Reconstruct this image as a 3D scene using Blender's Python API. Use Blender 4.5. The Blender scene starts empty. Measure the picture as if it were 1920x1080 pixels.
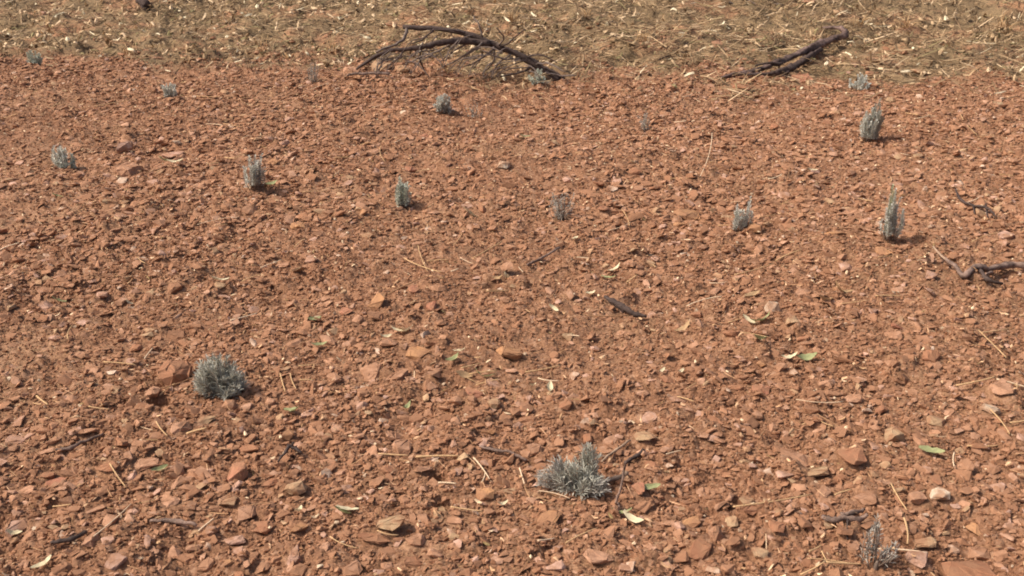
import bpy, bmesh, math, random
import numpy as np
from mathutils import Vector, Matrix, Euler

R = math.radians
scene = bpy.context.scene
COL = scene.collection
random.seed(7)
rng = np.random.default_rng(11)

# ------------------------------------------------------------------ camera, sky, sun, exposure
CAM_H, PITCH, FPX = 1.60, 22.6, 2015.0          # height (m), degrees below the horizon, focal length in pixels of a 1920 wide frame
cam_d = bpy.data.cameras.new('camera')
cam = bpy.data.objects.new('camera', cam_d); COL.objects.link(cam)
cam.location = (0, 0, CAM_H)
cam.rotation_euler = (R(90 - PITCH), 0, 0)
cam_d.sensor_width = 36.0
cam_d.lens = FPX / 1920 * 36.0
cam_d.clip_start = 0.05
cam_d.clip_end = 600
scene.camera = cam

SUN_EL, SUN_AZ = 50.0, -98.0                     # azimuth from +Y, negative to the left
w = bpy.data.worlds.new('World'); scene.world = w; w.use_nodes = True
nt = w.node_tree
bg = nt.nodes['Background']
sky = nt.nodes.new('ShaderNodeTexSky'); sky.sky_type = 'NISHITA'; sky.sun_disc = False
sky.sun_elevation = R(SUN_EL); sky.sun_rotation = R(SUN_AZ)
sky.dust_density = 5.0; sky.air_density = 0.8; sky.ozone_density = 0.4
nt.links.new(sky.outputs[0], bg.inputs[0]); bg.inputs[1].default_value = 0.15
sd = bpy.data.lights.new('sun', 'SUN'); so = bpy.data.objects.new('sun', sd); COL.objects.link(so)
sd.energy = 3.7; sd.angle = R(0.55); sd.color = (1.0, 0.93, 0.83)
S = Vector((math.sin(R(SUN_AZ)) * math.cos(R(SUN_EL)), math.cos(R(SUN_AZ)) * math.cos(R(SUN_EL)), math.sin(R(SUN_EL))))
so.rotation_euler = S.to_track_quat('Z', 'Y').to_euler(); so.location = (-6, 4, 8)
scene.view_settings.view_transform = 'Standard'
scene.view_settings.look = 'None'
scene.view_settings.gamma = 1.0
scene.view_settings.exposure = 0.0
scene.render.engine = 'CYCLES'
scene.cycles.filter_width = 1.9
scene.cycles.max_bounces = 6
scene.cycles.diffuse_bounces = 3

# ------------------------------------------------------------------ noise and the shape of the ground
def _hash(ix, iy, seed):
    n = (ix.astype(np.int64) * 374761393 + iy.astype(np.int64) * 668265263 + seed * 974711) & 0xffffffff
    n = ((n ^ (n >> 13)) * 1274126177) & 0xffffffff
    n = ((n ^ (n >> 16)) * 2246822519) & 0xffffffff
    return ((n ^ (n >> 15)) & 0xffffff) / float(0xffffff)

def vnoise(x, y, s, seed):
    x = np.asarray(x, float) / s; y = np.asarray(y, float) / s
    ix = np.floor(x); iy = np.floor(y); fx = x - ix; fy = y - iy
    fx = fx * fx * (3 - 2 * fx); fy = fy * fy * (3 - 2 * fy)
    a = _hash(ix, iy, seed); b = _hash(ix + 1, iy, seed); c = _hash(ix, iy + 1, seed); d = _hash(ix + 1, iy + 1, seed)
    return (a * (1 - fx) + b * fx) * (1 - fy) + (c * (1 - fx) + d * fx) * fy

def fbm(x, y, s, seed, octv=3):
    t = 0; a = 1; tot = 0
    for k in range(octv):
        t = t + a * (vnoise(x, y, s / 2 ** k, seed + k * 17) - .5); tot += a; a *= .5
    return t / tot

def clods(x, y, s, seed, fill):
    """Domes of random size on a jittered lattice: lumps of crumbled soil."""
    x = np.asarray(x, float) / s; y = np.asarray(y, float) / s
    ix = np.floor(x); iy = np.floor(y); out = np.zeros(np.shape(x))
    for dx in (-1, 0, 1):
        for dy in (-1, 0, 1):
            cx = ix + dx; cy = iy + dy
            px = cx + _hash(cx, cy, seed); py = cy + _hash(cx, cy, seed + 5)
            on = _hash(cx, cy, seed + 9); rad = .25 + .65 * _hash(cx, cy, seed + 3)
            th = 6.28 * _hash(cx, cy, seed + 4); ct, st = np.cos(th), np.sin(th)
            ax = (x - px) * ct + (y - py) * st; ay = -(x - px) * st + (y - py) * ct
            d = (np.abs(ax) ** 2.6 + np.abs(ay * 1.4) ** 2.6) ** (1 / 2.6) / rad
            h = np.where(on < fill, np.clip(1 - d ** 2.4, 0, 1) ** .6 * rad, 0)
            out = np.maximum(out, h)
    return out * s

def mulch_mask(x, y):
    e = y + .13 * x - 8.02 + 1.1 * fbm(x, y, .9, 401, 3) + .7 * fbm(x, y, .22, 431, 2)
    return np.clip(e / .45 + .5, 0, 1)

def mulch_drift(x, y):
    e = y + .13 * x - 8.02 + 1.1 * fbm(x, y, .9, 401, 3)
    return np.maximum(mulch_mask(x, y), .16 * np.clip(e / 1.6 + .75, 0, 1) ** 2)

def H0(x, y):
    x = np.asarray(x, float); y = np.asarray(y, float)
    h = .085 * fbm(x, y, 1.5, 3, 2) + .05 * fbm(x, y, .5, 21, 2)
    e = np.clip((y + .13 * x - 7.9) / 5.0, 0, 1)
    return h + .30 * e * e * (3 - 2 * e)

PITS = []                                         # hollows (x, y, radius, depth) filled in below

def H(x, y):
    x = np.asarray(x, float); y = np.asarray(y, float)
    m = mulch_mask(x, y)
    rough = .35 + 1.1 * np.clip(fbm(x, y, .8, 77, 2) + .5, 0, 1)
    d = .046 * fbm(x, y, .16, 41, 3) + (.32 * clods(x, y, .085, 101, .25) + .30 * clods(x, y, .042, 131, .4) + .40 * clods(x, y, .02, 161, .6)) * rough
    h = H0(x, y) + d * (1 - .2 * m) + m * (.12 * fbm(x, y, .3, 55, 3) + .35 * clods(x, y, .13, 191, .35))
    for (a, b, r, dep) in PITS:
        q = ((x - a) ** 2 + (y - b) ** 2) / (r * r)
        h = h - dep * np.exp(-q * q)
    return h

def h1(x, y): return float(H(np.array([x]), np.array([y]))[0])

cp, sp_ = math.cos(R(PITCH)), math.sin(R(PITCH))
def ray(px, py):
    u = (px - 960) / FPX; v = (540 - py) / FPX
    return Vector((u, cp + v * sp_, -sp_ + v * cp))
def at(px, py):
    """The point of the ground seen at a pixel of the photograph."""
    d = ray(px, py); z = 0.0
    for _ in range(12):
        t = (z - CAM_H) / d.z
        z = float(H0(np.array([d.x * t]), np.array([d.y * t]))[0])
    t = (z - CAM_H) / d.z
    return Vector((d.x * t, d.y * t, h1(d.x * t, d.y * t)))
def up(px, py, Y):
    d = ray(px, py); t = Y / d.y
    return Vector((d.x * t, Y, CAM_H + d.z * t))
def depth(P): return P.y * cp - (P.z - CAM_H) * sp_
def ppm(P): return FPX / depth(P)                 # photograph pixels per metre there
def proj(P):
    dz = P.z - CAM_H; dep = P.y * cp - dz * sp_
    return 960 + FPX * P.x / dep, 540 - FPX * (P.y * sp_ + dz * cp) / dep

for (px, py, r, dep) in [(348, 702, .030, .05), (300, 764, .035, .05), (822, 902, .025, .045), (833, 950, .03, .05), (1180, 370, .04, .04),
                         (1660, 268, .05, .04), (925, 546, .03, .03)]:
    d = ray(px, py); t = -CAM_H / d.z
    PITS.append((d.x * t, d.y * t, r, dep))

# ------------------------------------------------------------------ materials
def new_mat(name):
    m = bpy.data.materials.new(name); m.use_nodes = True
    n = m.node_tree.nodes; b = n['Principled BSDF']
    b.inputs['Roughness'].default_value = .92
    b.inputs['Specular IOR Level'].default_value = .18
    return m, m.node_tree, b
def nd(t, kind, **kw):
    x = t.nodes.new(kind)
    for k, v in kw.items(): setattr(x, k, v)
    return x
def noise(t, vec, scale, detail=4, rough=.6):
    n = nd(t, 'ShaderNodeTexNoise'); n.inputs['Scale'].default_value = scale; n.inputs['Detail'].default_value = detail
    n.inputs['Roughness'].default_value = rough; t.links.new(vec, n.inputs['Vector']); return n.outputs['Fac']
def ramp(t, fac, stops):
    r = nd(t, 'ShaderNodeValToRGB'); t.links.new(fac, r.inputs[0]); e = r.color_ramp.elements
    while len(e) < len(stops): e.new(.5)
    for k, (p, c) in enumerate(stops): e[k].position = p; e[k].color = (*c, 1) if len(c) == 3 else c
    return r.outputs[0]
def mix(t, fac, a, b, mode='MIX'):
    m = nd(t, 'ShaderNodeMix', data_type='RGBA', blend_type=mode)
    for s, v in ((0, fac), (6, a), (7, b)):
        if hasattr(v, 'links'): t.links.new(v, m.inputs[s])
        else: m.inputs[s].default_value = v if s == 0 else (*v, 1)
    return m.outputs[2]
def bump(t, h, strength, dist, nrm=None):
    b = nd(t, 'ShaderNodeBump'); b.inputs['Strength'].default_value = strength; b.inputs['Distance'].default_value = dist
    t.links.new(h, b.inputs['Height'])
    if nrm: t.links.new(nrm, b.inputs['Normal'])
    return b.outputs[0]

def ground_mat():
    m, t, b = new_mat('red_soil_and_mulch')
    pos = nd(t, 'ShaderNodeNewGeometry').outputs['Position']
    big = mix(t, ramp(t, noise(t, pos, .8, 4, .7), [(.38, (0, 0, 0)), (.62, (1, 1, 1))]), ramp(t, noise(t, pos, 2.6, 4, .7), [(.35, (0.217, 0.101, 0.053)), (.65, (0.303, 0.150, 0.081))]), ramp(t, noise(t, pos, 3.1, 4, .7), [(.35, (0.238, 0.127, 0.067)), (.65, (0.339, 0.190, 0.106))]))
    mid = ramp(t, noise(t, pos, 9, 5, .7), [(.3, (.66, .60, .58)), (.5, (1, 1, 1)), (.72, (1.28, 1.30, 1.34))])
    fine = ramp(t, noise(t, pos, 120, 4, .75), [(.3, (.50, .47, .45)), (.5, (1, 1, 1)), (.70, (1.6, 1.65, 1.7))])
    soil = mix(t, 1.0, mix(t, 1.0, big, mid, 'MULTIPLY'), fine, 'MULTIPLY')
    vo = nd(t, 'ShaderNodeTexVoronoi'); vo.inputs['Scale'].default_value = 75; t.links.new(pos, vo.inputs['Vector'])
    sep = nd(t, 'ShaderNodeSeparateColor'); t.links.new(vo.outputs['Color'], sep.inputs[0])
    chip = ramp(t, sep.outputs[0], [(.0, (0, 0, 0)), (.70, (0, 0, 0)), (.72, (1, 1, 1))])
    soil = mix(t, chip, soil, mix(t, sep.outputs[1], (0.192, 0.089, 0.048), (0.411, 0.233, 0.140)))
    mb = ramp(t, noise(t, pos, 2.2, 4), [(.35, (0.160, 0.107, 0.059)), (.50, (0.234, 0.158, 0.086)), (.64, (0.331, 0.176, 0.097))])
    mul = mix(t, 1.0, mb, ramp(t, noise(t, pos, 45, 5, .8), [(.3, (.4, .4, .4)), (.5, (1, 1, 1)), (.7, (1.75, 1.75, 1.65))]), 'MULTIPLY')
    a = nd(t, 'ShaderNodeAttribute', attribute_name='mulch')
    t.links.new(mix(t, a.outputs['Fac'], soil, mul), b.inputs['Base Color'])
    n1 = bump(t, noise(t, pos, 160, 5, .8), .7, .006)
    n2 = bump(t, vo.outputs['Distance'], .55, -.006, n1)
    t.links.new(n2, b.inputs['Normal'])
    return m

def stone_mat(name, c, attr=False):
    m, t, b = new_mat(name)
    tc = nd(t, 'ShaderNodeTexCoord').outputs['Object']
    oi = nd(t, 'ShaderNodeObjectInfo')
    v = nd(t, 'ShaderNodeVectorMath', operation='ADD'); t.links.new(tc, v.inputs[0])
    cx = nd(t, 'ShaderNodeMath', operation='MULTIPLY'); t.links.new(oi.outputs['Random'], cx.inputs[0]); cx.inputs[1].default_value = 37.0
    t.links.new(cx.outputs[0], v.inputs[1]); vec = v.outputs[0]
    if attr:
        base = nd(t, 'ShaderNodeAttribute', attribute_name='tone').outputs['Color']
    else:
        base = mix(t, oi.outputs['Random'], tuple(x * .86 for x in c), tuple(min(1, x * 1.12) for x in c))
    k1 = ramp(t, noise(t, vec, 38, 5, .7), [(.3, (.74, .70, .68)), (.5, (1, 1, 1)), (.7, (1.16, 1.17, 1.18))])
    c1 = mix(t, 1.0, base, k1, 'MULTIPLY')
    dust = ramp(t, noise(t, vec, 22, 4, .65), [(.40, (.12, .12, .12)), (.58, (.85, .85, .85))])
    c2 = mix(t, dust, c1, (0.328, 0.167, 0.092))
    t.links.new(c2, b.inputs['Base Color'])
    t.links.new(bump(t, noise(t, vec, 90, 5, .75), .55, .006), b.inputs['Normal'])
    return m

def plain_mat(name, c, var=.25, scale=60, rough=.85, bmp=.0, attr=False, trans=0.0):
    m, t, b = new_mat(name); b.inputs['Roughness'].default_value = rough
    tc = nd(t, 'ShaderNodeTexCoord').outputs['Object']
    base = nd(t, 'ShaderNodeAttribute', attribute_name='tone').outputs['Color'] if attr else c
    f = ramp(t, noise(t, tc, scale, 4, .7), [(.3, (1 - var,) * 3), (.7, (1 + var,) * 3)])
    cc = mix(t, 1.0, base, f, 'MULTIPLY')
    t.links.new(cc, b.inputs['Base Color'])
    if bmp: t.links.new(bump(t, noise(t, tc, scale * 2, 5, .75), bmp, .008), b.inputs['Normal'])
    if trans:
        tr = nd(t, 'ShaderNodeBsdfTranslucent'); t.links.new(cc, tr.inputs[0])
        mx = nd(t, 'ShaderNodeMixShader'); mx.inputs[0].default_value = trans
        t.links.new(b.outputs[0], mx.inputs[1]); t.links.new(tr.outputs[0], mx.inputs[2])
        t.links.new(mx.outputs[0], t.nodes['Material Output'].inputs[0])
    return m

STONE = {'rust red': (0.339, 0.153, 0.083), 'orange': (0.493, 0.259, 0.124), 'salmon': (0.466, 0.259, 0.160), 'pinkish': (0.493, 0.307, 0.227),
         'tan': (0.438, 0.297, 0.172), 'pale': (0.602, 0.487, 0.358), 'brown': (0.274, 0.139, 0.078), 'brick red': (0.411, 0.178, 0.108)}
SM = {k: stone_mat('stone_' + k.replace(' ', '_'), v) for k, v in STONE.items()}
M_GROUND = ground_mat()
M_GRAVEL = stone_mat('gravel_stone', None, True)
M_LITTER = plain_mat('dry_plant_litter', None, .25, 80, attr=True, trans=.15)
M_LAV = plain_mat('grey_green_leaf', (.47, .45, .37), .25, 120, .8, trans=.12)
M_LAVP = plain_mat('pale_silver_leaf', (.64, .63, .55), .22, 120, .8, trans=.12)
M_LAVD = plain_mat('withered_grey_leaf', (.47, .43, .365), .25, 120, .85, trans=.1)
M_LAVG = plain_mat('fresh_green_leaf', (.48, .51, .32), .2, 120, .75, trans=.15)
M_LAVT = plain_mat('dusty_teal_leaf', (.57, .59, .49), .2, 120, .8, trans=.12)
M_STEM = plain_mat('grey_woody_stem', (.20, .145, .11), .3, 90)
M_BARK = plain_mat('dark_brown_bark', (.085, .058, .048), .45, 45, .85, .6)
M_BARKG = plain_mat('grey_brown_bark', (.225, .150, .115), .75, 22, .85, .6)
M_LOG = plain_mat('dark_streaked_bark', (.155, .102, .084), .85, 13, .8, .7)
M_BARKP = plain_mat('bleached_wood', (.40, .27, .18), .35, 45, .8, .4)
M_TWIG = plain_mat('dull_grey_twig', (.18, .135, .112), .35, 70, .85)
M_STRAW = {'bleached': plain_mat('bleached_straw', (.78, .58, .38), .15, 60), 'golden': plain_mat('golden_straw', (.58, .37, .19), .2, 60),
           'brown': plain_mat('brown_straw', (.36, .20, .105), .25, 60)}
M_LEAF = {'cream': plain_mat('cream_dry_leaf', (.72, .62, .40), .25, 60, .7, trans=.15), 'green': plain_mat('wilted_green_leaf', (.34, .35, .17), .25, 60, .7, trans=.2),
          'tan': plain_mat('tan_dry_leaf', (.46, .30, .16), .25, 60, .75, trans=.15)}

# ------------------------------------------------------------------ mesh helpers
def np_mesh(name, V, faces, mats, attr=None, parent=None, smooth=False, loc=None):
    """V (n,3); faces: list of (m,k) index arrays; ONE mesh object."""
    me = bpy.data.meshes.new(name)
    me.vertices.add(len(V)); me.vertices.foreach_set('co', np.ascontiguousarray(V, np.float32).ravel())
    loops = np.concatenate([f.ravel() for f in faces]).astype(np.int32)
    tot = np.concatenate([np.full(len(f), f.shape[1]) for f in faces]).astype(np.int32)
    start = np.concatenate([[0], np.cumsum(tot)[:-1]]).astype(np.int32)
    me.loops.add(len(loops)); me.loops.foreach_set('vertex_index', loops)
    me.polygons.add(len(tot)); me.polygons.foreach_set('loop_start', start)
    me.polygons.foreach_set('use_smooth', np.full(len(tot), smooth))
    me.update(calc_edges=True)
    if attr:
        for an, data in attr.items():
            if data.ndim == 1:
                a = me.attributes.new(an, 'FLOAT', 'POINT'); a.data.foreach_set('value', data.astype(np.float32))
            else:
                a = me.attributes.new(an, 'FLOAT_COLOR', 'POINT')
                a.data.foreach_set('color', np.concatenate([data, np.ones((len(data), 1))], 1).astype(np.float32).ravel())
    for m in (mats if isinstance(mats, list) else [mats]): me.materials.append(m)
    o = bpy.data.objects.new(name, me); COL.objects.link(o)
    if parent: o.parent = parent
    if loc is not None: o.location = loc
    return o

class MB:
    """Collects tubes and blades into one mesh."""
    def __init__(s): s.v = []; s.f = []
    def tube(s, pts, radii, n=6, cap=True, rug=0.0, seed=0):
        rr = random.Random(seed); ph = [rr.uniform(0, 6.28) for _ in range(4)]
        pts = [Vector(p) for p in pts]; base = len(s.v); ref = None
        for i, p in enumerate(pts):
            d = (pts[min(i + 1, len(pts) - 1)] - pts[max(i - 1, 0)]).normalized()
            if ref is None: ref = d.orthogonal().normalized()
            ref = (ref - d * ref.dot(d)).normalized(); bi = d.cross(ref)
            for k in range(n):
                a = 2 * math.pi * k / n
                q = 1 + rug * (.5 * math.sin(3 * a + ph[0] + i * .25) + .35 * math.sin(2 * a + ph[1] - i * .6) + rr.uniform(-.5, .5))
                s.v.append(tuple(p + (ref * math.cos(a) + bi * math.sin(a)) * radii[i] * q))
        for i in range(len(pts) - 1):
            for k in range(n):
                a = base + i * n + k; b = base + i * n + (k + 1) % n
                s.f.append((a, b, b + n, a + n))
        if cap:
            s.f.append(tuple(base + k for k in reversed(range(n)))); e = base + (len(pts) - 1) * n
            s.f.append(tuple(e + k for k in range(n)))
    def blade(s, p0, d, side, L, wd, curl):
        """A narrow folded leaf: a shallow gutter in three cross sections."""
        d = d.normalized(); nrm = d.cross(side).normalized(); b = len(s.v)
        for (t, k) in ((0, .35), (.45, 1), (.8, .8), (1, .08)):
            c = p0 + d * (L * t) + nrm * (curl * L * t * t)
            hw = wd * .5 * k
            s.v += [tuple(c - side * hw + nrm * hw * .6), tuple(c), tuple(c + side * hw + nrm * hw * .6)]
        for i in range(3):
            for k in range(2):
                a = b + i * 3 + k; s.f.append((a, a + 1, a + 4, a + 3))
    def build(s, name, mat, parent=None, loc=None, smooth=True):
        me = bpy.data.meshes.new(name)
        me.from_pydata(s.v, [], s.f); me.materials.append(mat)
        for p in me.polygons: p.use_smooth = smooth
        o = bpy.data.objects.new(name, me); COL.objects.link(o)
        if parent: o.parent = parent
        if loc is not None: o.location = loc
        return o

def tag(o, label=None, cat=None, group=None, kind=None):
    if label: o['label'] = label
    if cat: o['category'] = cat
    if group: o['group'] = group
    if kind: o['kind'] = kind
    return o
def empty(name, loc):
    o = bpy.data.objects.new(name, None); COL.objects.link(o); o.location = loc; o.empty_display_size = .05; return o

# ------------------------------------------------------------------ the ground: one sheet out past the horizon of what is seen
def build_ground():
    r = np.concatenate([[.05, .5, 1.0, 1.4], np.geomspace(1.65, 9.0, 620), np.geomspace(9.05, 15.0, 130), np.geomspace(15.6, 400, 40)])
    a = np.concatenate([np.linspace(-180, -36, 60)[:-1], np.linspace(-36, 36, 760), np.linspace(36, 180, 60)[1:-1]])
    A, RR = np.meshgrid(np.radians(a), r)
    x = RR * np.sin(A); y = RR * np.cos(A)
    z = H(x, y) * np.clip((60 - RR) / 40, 0, 1)
    nr, na = x.shape
    V = np.stack([x.ravel(), y.ravel(), z.ravel()], 1)
    i, j = np.meshgrid(np.arange(nr - 1), np.arange(na), indexing='ij'); j2 = (j + 1) % na
    F = np.stack([i * na + j, i * na + j2, (i + 1) * na + j2, (i + 1) * na + j], -1).reshape(-1, 4)
    c = len(V); V = np.vstack([V, [[0, 0, z[0].mean()]]])
    k = np.arange(na); T = np.stack([np.full(na, c), (k + 1) % na, k], 1)
    F = F[:, ::-1]
    o = np_mesh('ground', V, [F, T], M_GROUND, {'mulch': mulch_mask(V[:, 0], V[:, 1])}, smooth=True)
    return tag(o, 'red stony soil with a strip of brown dry mulch along its far side', 'ground', kind='structure')
build_ground()

# ------------------------------------------------------------------ stones
def hull(n, seed, flat=None):
    """A convex angular chip of unit size."""
    seed = int(seed); rs = random.Random(seed); bm = bmesh.new()
    for _ in range(n):
        v = Vector((rs.gauss(0, 1), rs.gauss(0, 1), rs.gauss(0, 1))).normalized()
        q = rs.uniform(.82, 1.0)
        v = Vector((math.copysign(abs(v.x) ** .75, v.x), math.copysign(abs(v.y) ** .75, v.y), math.copysign(abs(v.z) ** .6, v.z))) * q
        bm.verts.new(v)
    g = bmesh.ops.convex_hull(bm, input=bm.verts)
    for v in [v for v in bm.verts if not v.link_faces]: bm.verts.remove(v)
    bmesh.ops.recalc_face_normals(bm, faces=bm.faces)
    return bm
def hull_np(n, seed):
    bm = hull(n, seed); bmesh.ops.triangulate(bm, faces=bm.faces); bm.verts.index_update()
    V = np.array([v.co[:] for v in bm.verts]); F = np.array([[v.index for v in f.verts] for f in bm.faces]); bm.free()
    return V, F
PROTO = [hull_np(9 + k % 5, 900 + k) for k in range(36)]

def rotmats(n, tilt):
    yaw = rng.uniform(0, 2 * np.pi, n); tx = rng.normal(0, tilt, n); ty = rng.normal(0, tilt, n)
    def rm(a, ax):
        c, s = np.cos(a), np.sin(a); m = np.zeros((n, 3, 3)); i, j = [(1, 2), (2, 0), (0, 1)][ax]
        m[:, ax, ax] = 1; m[:, i, i] = c; m[:, j, j] = c; m[:, i, j] = -s; m[:, j, i] = s; return m
    return rm(tx, 0) @ rm(ty, 1) @ rm(yaw, 2)

def sector(n, r0, r1, half=33):
    r = np.sqrt(rng.uniform(r0 * r0, r1 * r1, n)); a = np.radians(rng.uniform(-half, half, n))
    return r * np.sin(a), r * np.cos(a)
def sector_area(r0, r1, half=33): return math.radians(2 * half) / 2 * (r1 * r1 - r0 * r0)

def stone_density(x, y):
    d = .18 + 2.6 * np.clip(fbm(x, y, .8, 311, 3) + .20, 0, 1) + .55 * np.clip((x + .2) * .25, 0, .6) + .35 * np.clip((3.2 - y), 0, 1)
    return np.clip(d / 1.35, .10, 1)

TONES = np.array([(0.238, 0.110, 0.057), (0.296, 0.141, 0.074), (0.350, 0.172, 0.092), (0.424, 0.224, 0.126), (0.359, 0.201, 0.114), (0.487, 0.281, 0.175), (0.657, 0.519, 0.360), (0.159, 0.078, 0.045)])
TONE_P = np.array([.24, .26, .20, .12, .08, .05, .015, .05])
TONES_P = np.array([(0.302, 0.145, 0.078), (0.374, 0.189, 0.106), (0.437, 0.234, 0.139), (0.496, 0.286, 0.185), (0.524, 0.325, 0.240), (0.476, 0.315, 0.180), (0.642, 0.477, 0.351), (0.213, 0.104, 0.058)])
TONE_PP = np.array([.22, .28, .20, .11, .08, .05, .02, .04])

class Soup:
    def __init__(s): s.V = []; s.F = {}; s.T = []; s.n = 0
    def add(s, V, F, T):                          # V (m,v,3), F (f,k), T (m,3)
        m, v, _ = V.shape
        idx = (np.arange(m)[:, None, None] * v + F[None]) + s.n
        s.F.setdefault(F.shape[1], []).append(idx.reshape(-1, F.shape[1]))
        s.V.append(V.reshape(-1, 3)); s.T.append(np.repeat(T, v, 0)); s.n += m * v
    def build(s, name, mat, smooth=False):
        return np_mesh(name, np.concatenate(s.V), [np.concatenate(f) for f in s.F.values()], mat, {'tone': np.concatenate(s.T)}, smooth=smooth)

def scatter_stones(soup, x, y, rad, flat=(.24, .52), sink=.1, tilt=.36, tones=TONES, tp=TONE_P):
    n = len(x); z = H(x, y); per = rng.integers(0, len(PROTO), n)
    sc = np.stack([rad, rad * rng.uniform(.5, .95, n), rad * rng.uniform(*flat, n)], 1)
    M = rotmats(n, tilt); T = tones[rng.choice(len(tones), n, p=tp / tp.sum())] * rng.uniform(.85, 1.15, (n, 1))
    P = np.stack([x, y, z + sc[:, 2] * (1 - 2 * sink) * .6], 1)
    for k, (V, F) in enumerate(PROTO):
        q = per == k
        if not q.any(): continue
        W = np.einsum('nij,nvj->nvi', M[q], V[None] * sc[q][:, None, :]) + P[q][:, None, :]
        soup.add(W, F, T[q])

def gravel():
    s = Soup()
    for (dens, r0, r1, a, b) in [(9000, 1.75, 4.6, .0028, .0056), (3600, 1.75, 9.7, .0055, .0105), (1000, 1.75, 9.7, .010, .018), (620, 1.75, 9.7, .015, .025), (200, 2.6, 9.7, .022, .033), (90, 1.75, 2.6, .022, .033), (330, 4.2, 9.7, .020, .031), (110, 4.6, 9.7, .030, .044)]:
        n = int(dens * sector_area(r0, r1)); x, y = sector(n, r0, r1)
        keep = (rng.random(n) < (stone_density(x, y) if b > .011 else .30 + .65 * stone_density(x, y))) & (rng.random(n) > mulch_mask(x, y) * .93); x, y = x[keep], y[keep]
        free = np.ones(len(x), bool)
        for (ox, oy, q) in OCC: free &= (x - ox) ** 2 + ((y - oy) * 1.1) ** 2 > (q * .95 + a) ** 2
        for ph, Q in LAND[:18]: free &= (x - Q.x) ** 2 + (y - Q.y) ** 2 > (.012 + b) ** 2
        x, y = x[free], y[free]
        rad = a + (b - a) * rng.random(len(x)) ** 1.6
        if b < .011: scatter_stones(s, x, y, rad, (.4, .8))
        else: scatter_stones(s, x, y, rad, (.16, .42), .12, .30, TONES_P, TONE_PP)
    o = s.build('gravel', M_GRAVEL)
    tag(o, 'small red and tan stone chips and crumbs strewn over the soil', 'gravel', kind='stuff')

# ------------------------------------------------------------------ labels that single things out
LAND = []                                         # (phrase, point)
ORD = ['closest', 'second closest', 'third closest', 'fourth closest', 'fifth closest', 'sixth closest', 'seventh closest', 'eighth closest', 'ninth closest', 'tenth closest', 'eleventh closest', 'twelfth closest']
AUTO = []                                         # (object, description, point)
def auto_label():
    buckets = {}
    pl = [(ph, proj(P)) for ph, P in LAND]
    for o, desc, P in AUTO:
        u, v = proj(P)
        ph, (lu, lv) = min(pl, key=lambda q: (q[1][0] - u) ** 2 + ((q[1][1] - v) * 1.5) ** 2)
        dx, dy = u - lu, (v - lv) * 1.5
        side = ('right of' if dx > 0 else 'left of') if abs(dx) > abs(dy) else ('in front of' if dy > 0 else 'behind')
        buckets.setdefault((desc, side, ph), []).append((dx * dx + dy * dy, o))
    for (desc, side, ph), L in buckets.items():
        L.sort(key=lambda q: q[0])
        for k, (_, o) in enumerate(L):
            o['label'] = f'{desc} {side} {ph}' if len(L) == 1 else f'{desc}, {ORD[min(k, 11)]} {side} {ph}'

# ------------------------------------------------------------------ lavender seedlings
def shoot(mb_leaf, mb_stem, p0, tip, bend, leaf, wd, step, n_whorl, seed, droop=0.0):
    rs = random.Random(seed); d = tip - p0; L = d.length
    n = max(3, int(L / step)); pts = []
    side = d.normalized().orthogonal()
    for i in range(n + 1):
        t = i / n; pts.append(p0 + d * t + bend * (t * (1 - t) * 4) - Vector((0, 0, droop * t * t)))
    mb_stem.tube(pts[::max(1, n // 5)] + [pts[-1]], [.0016 * (1 - .6 * k / 7) for k in range(len(pts[::max(1, n // 5)]) + 1)], 4)
    for i in range(1, n + 1):
        t = i / n
        if t < .12: continue
        ax = (pts[i] - pts[i - 1]).normalized(); a0 = rs.uniform(0, 6.28)
        for k in range(n_whorl):
            a = a0 + 6.28 * k / n_whorl + rs.uniform(-.4, .4)
            o1 = ax.orthogonal().normalized(); o2 = ax.cross(o1)
            rd = o1 * math.cos(a) + o2 * math.sin(a)
            open_ = rs.uniform(.5, 1.5) * (1.15 - .5 * t)
            dr = (ax + rd * open_).normalized()
            mb_leaf.blade(pts[i], dr, ax.cross(rd).normalized(), leaf * rs.uniform(.6, 1.1) * (1 - .35 * t), wd * rs.uniform(.75, 1.2), rs.uniform(-.25, .15))

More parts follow.
